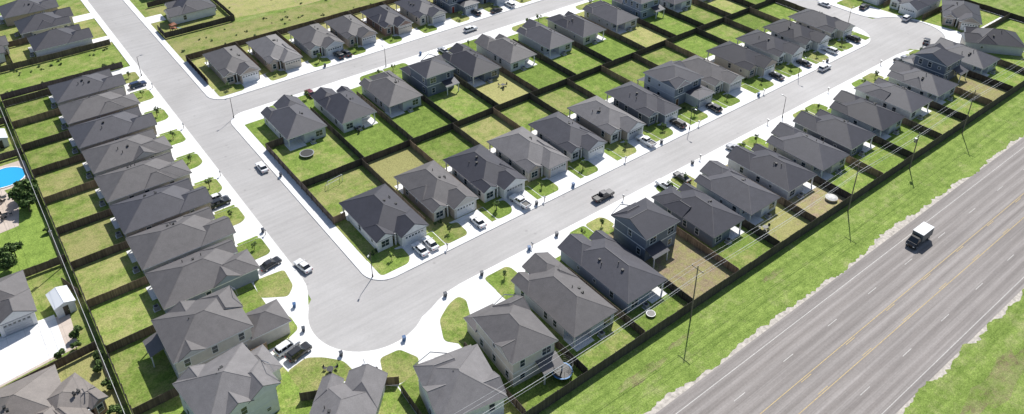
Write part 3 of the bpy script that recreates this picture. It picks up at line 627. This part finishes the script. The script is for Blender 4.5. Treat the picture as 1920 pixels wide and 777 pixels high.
def car(kind,col,u,v,th,label,z=KZ+.02):
    root=empty('pickup_truck' if kind=='pickup' else 'car',(u,v,z),rad(th),label,'pickup truck' if kind=='pickup' else 'car','parked cars and pickups')
    root.scale=(VS,VS,VS)
    p=CP[col]; b=MB(); gl=MB()
    if kind=='sedan':
        loft(b,[(.25,-2.25,2.25,.84),(.5,-2.36,2.38,.91),(.78,-2.33,2.3,.90),(.92,-2.2,1.95,.82)]); loft(gl,[(.9,-1.75,1.05,.78),(1.4,-1.05,.3,.6)]); loft(b,[(1.395,-1.1,.35,.62),(1.44,-.95,.2,.55)])
        for s in(-1,1): b.box(-.4,-.3,s*.7-.02,s*.7+.04,.9,1.38)
        L2=2.36;wx=(1.42,-1.38);r=.33;W=.8;zl=.66
    elif kind=='suv':
        loft(b,[(.3,-2.3,2.3,.86),(.6,-2.4,2.42,.95),(.95,-2.38,2.3,.94),(1.08,-2.3,2.0,.88)]); loft(gl,[(1.06,-2.2,1.05,.85),(1.65,-1.9,.35,.68)]); loft(b,[(1.645,-2.0,.42,.70),(1.73,-1.8,.25,.62)])
        for s in(-1,1):
            b.box(-.5,-.38,s*.77-.03,s*.77+.04,1.05,1.62);b.box(-1.6,-1.45,s*.77-.03,s*.77+.04,1.05,1.62)
        L2=2.4;wx=(1.45,-1.42);r=.38;W=.83;zl=.85
    else:
        loft(b,[(.45,-2.8,2.8,.9),(.7,-2.85,2.9,.98),(.98,-2.85,2.86,.97)]); loft(b,[(.97,.85,2.8,.93),(1.15,.9,2.6,.84)])
        b.box(-2.8,-.95,-.96,-.84,.95,1.22);b.box(-2.8,-.95,.84,.96,.95,1.22);b.box(-2.86,-2.76,-.96,.96,.95,1.22);b.box(-1.05,-.93,-.9,.9,.95,1.3)
        b.box(-2.75,-1.06,-.83,.83,.982,.99,1)
        loft(b,[(.97,-.92,1.2,.93),(1.2,-.9,1.15,.91)]); loft(gl,[(1.19,-.85,1.1,.87),(1.75,-.7,.5,.72)]); loft(b,[(1.745,-.78,.58,.74),(1.83,-.65,.42,.66)])
        for s in(-1,1): b.box(.0,.1,s*.8-.03,s*.8+.04,1.2,1.74)
        L2=2.86;wx=(1.85,-1.75);r=.42;W=.86;zl=.85
    b.obj('body',[p,BLACKM],root); gl.obj('window',[CGLASS],root)
    for s in(-1,1):
        m=MB();m.box(-.05,.05,-.17,.17,-.08,.08);m.obj('headlight',[HEADL],root,(L2-.02,s*(W-.2),zl))
        m=MB();m.box(-.04,.04,-.13,.13,-.12,.12);m.obj('tail_light',[TAILL],root,(-L2+.02,s*(W-.14),zl+.05))
        m=MB();m.box(-.08,.08,-.1,.1,-.07,.07);m.obj('wing_mirror',[p],root,(wx[0]-.55,s*(W+.2),zl+.3))
    wheel_parts(root,wx,W,r)
    return root
sz=.03
cars=[('suv','white',180.7,97.3,0,'white car parked at the kerb of the main street',1),('pickup','dark grey',95.3,92.6,0,'dark grey pickup driving on the main street',1),
('sedan','white',70.2,101.6,90,'white car on a short driveway',0),('pickup','white',80.6,101.4,95,'white pickup parked on a short driveway',0),('pickup','white',117.0,101.4,90,'white pickup parked on a driveway',0),
('sedan','white',57.0,101.6,92,'white car parked beside another on a driveway',0),('sedan','white',59.4,101.8,90,'white car parked beside another on a driveway',0),
('pickup','white',107.8,86.8,90,'white pickup on a driveway across the street',0),('sedan','dark grey',112.9,87,88,'dark grey car on a driveway',0),('suv','silver',130.4,87,90,'silver car parked on a driveway',0),
('suv','black',32.4,138.2,2,'black car on a driveway beside a white car',0),('sedan','white',32.6,140.4,-2,'white car on a driveway beside a black car',0),('sedan','black',33.2,114.8,10,'black car parked across a driveway',0),
('sedan','white',37.8,110.8,100,'white car parked at the kerb near the bend',1),('sedan','white',44.1,145.2,90,'white car parked along the cross street kerb',1),('suv','dark blue',33.2,199.4,5,'dark blue car on a driveway',0),
('sedan','black',218,88.9,20,'black car near the far turning circle',1),('suv','white',120,174.9,0,'white car driving on the upper street',1),('sedan','black',134,180.9,5,'black car on the upper street',0),('suv','white',140,182,90,'white car on a far driveway',0),
('sedan','white',218.4,122,88,'white car on the far cross street',1),('sedan','red',66.3,168.4,90,'dark red car on a driveway',0),('suv','white',27.6,94.6,10,'white car beside a black car at the turning circle',0),('suv','black',28.6,92.4,12,'black car beside a white car at the turning circle',0),
('pickup','white',36.2,82.2,78,'white pickup on a driveway at the turning circle',0),('suv','black',200,86.4,90,'black car on a far driveway',0),('sedan','silver',203.4,86.2,90,'silver car on a far driveway',0),('suv','black',140.8,101.6,90,'black car on a driveway of a two-storey house',0),
('suv','black',128.4,102,90,'black car on a driveway',0),('suv','dark grey',81.6,183,90,'dark grey car on a driveway of the upper street',0),('sedan','black',84.0,183,90,'black car on a driveway of the upper street',0),
('sedan','black',178.6,102.2,90,'black car on a driveway',0),('suv','black',202.6,102.4,90,'black car on a driveway near the bend',0),('suv','white',191,102.2,90,'white car on a driveway',0),('sedan','black',166.6,102.2,90,'black car on a driveway',0),
('sedan','silver',106,168,90,'silver car on a driveway',0),('suv','white',228.5,100.5,5,'white car on a driveway at the far bend',0),('suv','black',226,113,5,'black car on a driveway of the far street',0),('suv','dark grey',128,183.5,90,'dark grey car on a driveway of the upper street',0)]
for k,c,u,v,t,l,st in cars: car(k,c,u,v,t,l,sz if st else KZ+.015)
tr=empty('box_truck',(133.2,46.1,.015),math.pi,'white-roofed box truck with shade painted into its sides on the highway','truck')
tr.scale=(.9,.9,.9)
b=MB();b.box(-3.3,1.1,-1.15,1.15,1.0,2.9,0);b.box(-3.32,1.12,-1.17,1.17,2.9,3.02,1);b.obj('cargo_box',[simple('shaded_box_side',(.13,.14,.15),.5),CP['white']],tr)  # shade on the cargo box sides is painted in as dark grey
b=MB();loft(b,[(.45,1.2,3.5,1.0),(1.1,1.2,3.55,1.08),(1.45,1.2,3.1,1.05)]);loft(b,[(2.2,1.2,2.3,.9),(2.32,1.25,2.15,.8)]);b.box(-3.3,1.2,-.5,.5,.7,.99);b.obj('cab',[CP['black']],tr)
b=MB();loft(b,[(1.45,1.22,3.0,1.03),(2.2,1.22,2.3,.88)]);b.obj('window',[CGLASS],tr); wheel_parts(tr,(2.6,-2.2),.98,.48)
for s in(-1,1):
    m=MB();m.box(-.05,.05,-.17,.17,-.1,.1);m.obj('headlight',[HEADL],tr,(3.53,s*.75,.9))
# ------------------------------------------------------------------ poles, wires, lamps
def pole(u,v,h,label,arm=True,can=False):
    r=empty('utility_pole',(u,v,0),0,label,'utility pole','utility poles along the fences')
    m=MB();m.cyl((0,0,0),(0,0,h),.13,.085,10);m.obj('shaft',[WOODP],r)
    if arm: m=MB();m.box(-.05,.05,-1.2,1.2,h-.72,h-.6);m.obj('crossarm',[WOODP],r)
    for y in(-1.1,0,1.1):
        m=MB();m.cyl((0,0,0),(0,0,.22),.06,.04,8);m.obj('insulator',[FMETAL],r,(0,y,h-.6 if y else h))
    if can: m=MB();m.cyl((0,.38,h-2.4),(0,.38,h-1.4),.28,.28,12);m.obj('transformer',[FMETAL],r)
PU=[-10,37,84,131,178,225,272];
for k,u in enumerate(PU): pole(u,59.4,11.6,'brown wooden utility pole with crossarm beside the highway fence')
pole(155,59.6,9.0,'wooden pole with a grey transformer beside the highway fence',False,True)
PW=[70,104,138,172,206,240]
for v in PW: pole(3.2,v,9.5,'brown wooden utility pole beside the boundary fence',True,v==138)
WIREM=simple('aluminium_wire',(.6,.6,.6),.5)
def wire(p0,p1,sag,lab='thin power line between utility poles'):
    m=MB();n=14;pr=None
    for k in range(n+1):
        t=k/n;q=(p0[0]+(p1[0]-p0[0])*t,p0[1]+(p1[1]-p0[1])*t,p0[2]+(p1[2]-p0[2])*t-4*sag*t*(1-t))
        if pr:m.cyl(pr,q,.018,.018,5,0,False)
        pr=q
    o=m.obj('power_line',[WIREM]);tag(o,lab,'power line','power lines')
for a,b in zip(PU[:-1],PU[1:]):
    for y,z in((-1.1,11.22),(0,11.82),(1.1,11.22),(.15,9.4),(.15,8.7)): wire((a,59.4+y,z),(b,59.4+y,z),.7)
for a,b in zip(PW[:-1],PW[1:]):
    for x,z in((0,9.7),(.1,7.8)): wire((3.2+x,a,z),(3.2+x,b,z),.6)
def lamp(u,v,th):
    r=empty('street_lamp',(u,v,KZ),rad(th),'dark metal street lamp standing on the pavement','street lamp','street lamps')
    m=MB();m.cyl((0,0,0),(0,0,5.6),.08,.055,8);m.cyl((0,0,0),(0,0,.5),.15,.13,8);m.cyl((0,0,5.5),(1.0,0,5.75),.04,.035,6);m.obj('post',[BLACKM],r)
    m=MB();loft(m,[(5.68,.8,1.45,.15),(5.8,.85,1.35,.1)]);m.obj('lamp_head',[FMETAL],r)
for u,v,t in((46.6,101,225),(47,169.5,200),(129.5,99.4,-90),(89,170.2,90),(172,99.3,-90),(151,89.2,90),(210.6,109,0),(35.6,205,0)): lamp(u,v,t)
# ------------------------------------------------------------------ street & yard items
def bin_(u,v,th,col,label):
    r=empty('wheelie_bin',(u,v,KZ),rad(th),label,'rubbish bin','wheeled rubbish bins at the kerb'); r.scale=(.82,.82,.82)
    m=MB()
    m.v+=[(-.25,-.28,.08),(.25,-.28,.08),(.25,.28,.08),(-.25,.28,.08),(-.32,-.36,1.0),(.32,-.36,1.0),(.32,.36,1.0),(-.32,.36,1.0)]
    for f in((0,1,5,4),(1,2,6,5),(2,3,7,6),(3,0,4,7),(3,2,1,0),(4,5,6,7)): m.f.append(f);m.m.append(0)
    m.obj('bin_body',[col],r)
    m=MB();m.box(-.35,.35,-.42,.38,1.0,1.07);m.box(-.3,.3,.38,.46,.94,1.0);m.obj('lid',[col],r)
    for s in(-1,1):
        m=MB();m.cyl((s*.27-.03,.3,.12),(s*.27+.03,.3,.12),.12,.12,10);m.obj('wheel',[RUB],r)
BBL=simple('blue_bin_plastic',(.03,.10,.24),.45);BBK=simple('dark_bin_plastic',(.03,.04,.06),.45)
for k,(u,v) in enumerate([(32.4,102.6),(31.3,96.6),(33.8,88.1),(43.4,84.7),(54.2,88.9),(62.3,89.3),(73.3,89.4),(80.0,89.3),(83.0,99.1),(93,99.2),(119,89.4),(119.8,99.2),(155,99.1),(35.9,124.8),(46.1,140),(100,N0-.6),(76,N1+.6),(185,99.2)]):
    blue=k%3==0; bin_(u,v,random.uniform(-20,20),BBL if blue else BBK,('blue' if blue else 'dark')+' wheeled rubbish bin standing at the kerb')
def mailbox(u,v):
    r=empty('mailbox',(u,v,KZ),0,'small grey mailbox on a post by the kerb','mailbox','kerbside mailboxes')
    m=MB();m.box(-.05,.05,-.05,.05,0,1.05);m.obj('post',[BARK],r)
    m=MB();m.box(-.12,.12,-.25,.25,1.05,1.2);m.cyl((0,-.25,1.2),(0,.25,1.2),.12,.12,10);m.obj('box',[FMETAL],r)
for x in SB[1:-1:2]: mailbox(x-.5,V1+.5)
for x in RBd[1:-1:2]: mailbox(x-.5,V0-.5)
for y in WB[1:8:2]: mailbox(U0-.5,y)
def tramp(u,v,r,h,net,col,label):
    R=empty('trampoline',(u,v,LZ),0,label,'trampoline')
    m=MB();n=24
    pts=arc(0,0,r*.86,0,360-360/n,n-1);m.prism(pts,h-.03,h);m.obj('mat',[BLACKM],R)
    m=MB()
    for k in range(n):
        a,b=2*math.pi*k/n,2*math.pi*(k+1)/n
        q=[(math.cos(a)*r*.87,math.sin(a)*r*.87),(math.cos(a)*r,math.sin(a)*r),(math.cos(b)*r,math.sin(b)*r),(math.cos(b)*r*.87,math.sin(b)*r*.87)]
        m.face([(x,y,h+.02) for x,y in q]);m.face([(x,y,h-.06) for x,y in q][::-1]);m.face([(q[1][0],q[1][1],h-.06),(q[2][0],q[2][1],h-.06),(q[2][0],q[2][1],h+.02),(q[1][0],q[1][1],h+.02)])
    m.obj('pad',[col],R)
    for k in range(6):
        a=2*math.pi*k/6;m=MB();x,y=math.cos(a)*r,math.sin(a)*r;m.cyl((x,y,0),(x,y,h+(1.8 if net else -.05)),.04,.04,6);m.obj('leg',[BLACKM if net else FMETAL],R)
    if net:
        m=MB()
        for k in range(60):
            a=2*math.pi*k/60;x,y=math.cos(a)*r*.97,math.sin(a)*r*.97;m.cyl((x,y,h),(x,y,h+1.75),.016,.016,3,0,False)
        for zz in(h+.45,h+.9,h+1.35,h+1.75):
            for k in range(24):
                a,b2=2*math.pi*k/24,2*math.pi*(k+1)/24;m.cyl((math.cos(a)*r*.97,math.sin(a)*r*.97,zz),(math.cos(b2)*r*.97,math.sin(b2)*r*.97,zz),.022,.022,3,0,False)
        m.obj('safety_net',[BLACKM],R)
BLP=simple('blue_pad',(.05,.22,.50),.5);WHP=simple('white_pad',(.68,.68,.68),.5)
tramp(54,144,1.6,.6,False,FMETAL,'round dark trampoline standing on a back lawn');tramp(59.2,63.8,1.7,.8,True,BLP,'round trampoline with blue pad and safety net');tramp(79.2,64.0,.8,.4,False,WHP,'small round trampoline with white rim')
r=empty('round_pool',(131.6,63.6,LZ),0,'small round white covered pool in a bare yard','pool')
m=MB();m.cyl((0,0,0),(0,0,.6),1.2,1.2,28);m.obj('pool_wall',[FMETAL],r);m=MB();m.cyl((0,0,.6),(0,0,.8),1.25,.7,28);m.obj('pool_cover',[simple('pool_cover_white',(.55,.54,.51),.6,var=.2)],r)
r=empty('football_goal',(54,130.2,LZ),rad(8),'white metal football goal frame on dry lawn','goal')
m=MB()
for a,b in(((-1.8,0,0),(-1.8,0,1.7)),((1.8,0,0),(1.8,0,1.7)),((-1.8,0,1.7),(1.8,0,1.7)),((-1.8,0,1.7),(-1.8,1.2,0)),((1.8,0,1.7),(1.8,1.2,0)),((-1.8,1.2,0),(1.8,1.2,0))): m.cyl(a,b,.05,.05,6)
m.obj('goal_frame',[WHP],r)
ORW=simple('orange_playset_wood',(.32,.12,.06),.7)
r=empty('play_frame',(51.0,227.5,.03),rad(10),'orange wooden play frame with slide in a yard','play equipment')
m=MB()
for sx in(-.7,.7):
    for sy in(-.7,.7): m.box(sx-.06,sx+.06,sy-.06,sy+.06,0,2.2)
m.box(-.8,.8,-.8,.8,1.1,1.2);m.obj('frame',[ORW],r)
m=MB();hip(m,-.9,.9,-.9,.9,2.2,.6);m.obj('roof',[ORW,ORW,ORW],r)
m=MB();m.face([(.8,-.3,1.2),(2.6,-.3,.1),(2.6,.3,.1),(.8,.3,1.2)]);m.obj('slide',[BLP],r)
def chairset(u,v,th,label='black metal garden table on a lawn',z=LZ+.02):
    T=empty('garden_table',(u,v,z),rad(th),label,'table');m=MB();m.cyl((0,0,.7),(0,0,.74),.55,.55,16);m.obj('table_top',[BLACKM],T);m=MB();m.cyl((0,0,0),(0,0,.7),.05,.05,6);m.cyl((0,0,0),(0,0,.03),.3,.3,10);m.obj('table_stand',[BLACKM],T)
    for k in range(3):
        a=k*2.1;C=empty('garden_chair',(u+math.cos(a)*1.0,v+math.sin(a)*1.0,z),a+math.pi/2,'black metal garden chair on a lawn','chair','garden chairs')
        m=MB();m.box(-.24,.24,-.24,.24,.42,.46);m.obj('seat',[BLACKM],C);m=MB();m.box(-.24,.24,-.27,-.241,.46,.95);m.obj('backrest',[BLACKM],C)
        for sx in(-.2,.2):
            for sy in(-.2,.2): m=MB();m.cyl((sx,sy,0),(sx,sy,.42),.02,.02,5);m.obj('leg',[BLACKM],C)
for u,v in((68,146),(107,142),(31.0,86.2),(113,66)): chairset(u,v,random.uniform(0,90))
for u,v in((-2.6,160.5),(-1.8,167)): chairset(u,v,20,'black garden table on a tan patio',.05)
# ------------------------------------------------------------------ vegetation
def leaf_cloud(n,rx,rz,zc,size,seed,lobes=6):
    rnd=random.Random(seed);m=MB();cs=[]
    for k in range(lobes):
        a=rnd.uniform(0,6.28);q=rnd.uniform(.2,.75);cs.append((math.cos(a)*rx*q,math.sin(a)*rx*q,zc+rnd.uniform(-.6,.7)*rz,rnd.uniform(.3,.55)))
    for k in range(n):
        c=rnd.choice(cs);d=Vector((rnd.gauss(0,1),rnd.gauss(0,1),rnd.gauss(0,1))).normalized()*(rnd.random()**.4)
        p=Vector((c[0]+d.x*rx*c[3],c[1]+d.y*rx*c[3],c[2]+d.z*rz*c[3]*1.3))
        if p.z<.05:p.z=.05
        a=Vector((rnd.gauss(0,1),rnd.gauss(0,1),rnd.gauss(0,.6))).normalized();b=a.cross(Vector((rnd.gauss(0,1),rnd.gauss(0,1),rnd.gauss(0,1)))).normalized();s=size*rnd.uniform(.6,1.3)
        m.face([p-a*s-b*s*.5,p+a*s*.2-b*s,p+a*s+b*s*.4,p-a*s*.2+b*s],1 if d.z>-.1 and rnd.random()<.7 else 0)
    return m
def tree_src(name,h,rx,n,size,seed):
    m=MB();rnd=random.Random(seed);m.cyl((0,0,0),(0,0,h*.55),h*.03+.02,h*.018+.01,8)
    for k in range(6):
        a=k*1.05;m.cyl((0,0,h*(.3+.04*k)),(math.cos(a)*rx*.6,math.sin(a)*rx*.6,h*(.6+.04*k)),h*.012+.008,.01,5)
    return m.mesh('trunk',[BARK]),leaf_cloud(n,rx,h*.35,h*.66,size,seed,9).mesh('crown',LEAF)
SAP=[tree_src('s',2.4,.8,150,.13,k) for k in range(4)];TREE=[tree_src('t',4.4,2.2,3000,.2,10+k) for k in range(3)]
def plant(u,v,src,label,grp,z,sc=1,name='tree',cat='tree'):
    r=empty(name,(u,v,z),random.uniform(0,6.28),label,cat,grp);r.scale=(sc,sc,sc)
    mkobj('trunk',src[0],r);mkobj('crown',src[1],r)
for i,(u,v) in enumerate(saps):
    plant(u,v,SAP[i%4],'small young tree planted on a front lawn','young front lawn trees',LZ,random.uniform(.6,1.1))
for u,v,s in((2.0,162.2,1.2),(2.2,165.0,.95),(1.6,159.6,.8),(-3.0,146,.8),(-5,143.5,1.0),(1.6,118,.5),(2.8,108.5,.45),(3.0,104,.45),(3.2,111,.4),(-1.5,114.9,.4),(.8,115.4,.35),(3,150,.3),(2.6,98,.5),(0,196,.6),(-4,210,.9),(2,222,.8),(-2,232,1.0)):
    plant(u,v,TREE[int(u*3+v)%3],'leafy green tree beside the boundary fence','garden trees',.03,s)
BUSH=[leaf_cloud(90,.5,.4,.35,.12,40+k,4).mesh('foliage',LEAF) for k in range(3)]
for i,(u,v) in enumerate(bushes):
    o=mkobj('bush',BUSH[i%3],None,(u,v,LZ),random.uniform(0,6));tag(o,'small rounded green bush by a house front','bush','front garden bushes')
for k in range(34):
    u=random.uniform(5.6,34);v=random.uniform(213.6,218) if k%2 else random.uniform(225,229);sc=random.uniform(.7,1.3);o=mkobj('bush',BUSH[k%3],None,(u,v,.02),random.uniform(0,6));o.scale=(sc,sc,sc*.6);tag(o,'wild green bush in a weedy strip','bush','wild bushes')
for k in range(60):
    u=random.uniform(49,170);v=random.uniform(207,221.5);sc=random.uniform(.6,1.4);o=mkobj('bush',BUSH[k%3],None,(u,v,.02),random.uniform(0,6));o.scale=(sc,sc,sc*.6);tag(o,'wild green bush in rough grass','bush','wild bushes')
for k in range(30):
    u=random.uniform(70,140);v=random.uniform(224,262);sc=random.uniform(.6,1.5);o=mkobj('bush',BUSH[k%3],None,(u,v,.02),random.uniform(0,6));o.scale=(sc,sc,sc*.5);tag(o,'scrubby green bush on a dry field','bush','wild bushes')
for (cx,cy_,rx,ry) in((69,56.2,5.0,.9),(79,57.2,3,.5),(104,57.4,3,.6),(58,22,9,1.6),(150,20,14,2.5),(112,21.6,11,2.0)):
    pts=[(cx+rx*math.cos(t*.3)*(1+.25*math.sin(t*2.3)),cy_+ry*math.sin(t*.3)*(1+.3*math.cos(t*1.7))) for t in range(21)]
    sheet('bare_soil',pts,.024,VERGE,(.5,.50,.4))
# ------------------------------------------------------------------ camera, light, world
H=100.;pt=rad(28.3);A=rad(52.25)
cam=bpy.data.cameras.new('camera');co=bpy.data.objects.new('camera',cam);COL.objects.link(co);scn.camera=co
cam.sensor_width=36;cam.lens=1493/1920*36;cam.shift_y=(137-388.5)/1920;cam.clip_end=8000;cam.clip_start=1
co.location=(0,0,H)
d=Vector((math.cos(pt)*math.cos(A),math.cos(pt)*math.sin(A),-math.sin(pt)));co.rotation_euler=d.to_track_quat('-Z','Y').to_euler()
el=rad(50);az=math.atan2(.57,.82)
sd=Vector((math.cos(az)*math.cos(el),math.sin(az)*math.cos(el),math.sin(el)))
sun=bpy.data.lights.new('sun','SUN');so=bpy.data.objects.new('sun',sun);COL.objects.link(so);sun.energy=5;sun.angle=rad(.5);sun.color=(1,.972,.925)
so.rotation_euler=(-sd).to_track_quat('-Z','Y').to_euler();so.location=(0,0,150)
w=bpy.data.worlds.new('World');scn.world=w;w.use_nodes=True;nt=w.node_tree;bg=nt.nodes['Background'];sk=nt.nodes.new('ShaderNodeTexSky');sk.sky_type='NISHITA';sk.sun_disc=False;sk.sun_elevation=el;sk.sun_rotation=math.pi/2-az
nt.links.new(sk.outputs[0],bg.inputs[0]);bg.inputs[1].default_value=.11
scn.view_settings.view_transform='Standard';scn.view_settings.look='None';scn.view_settings.exposure=0
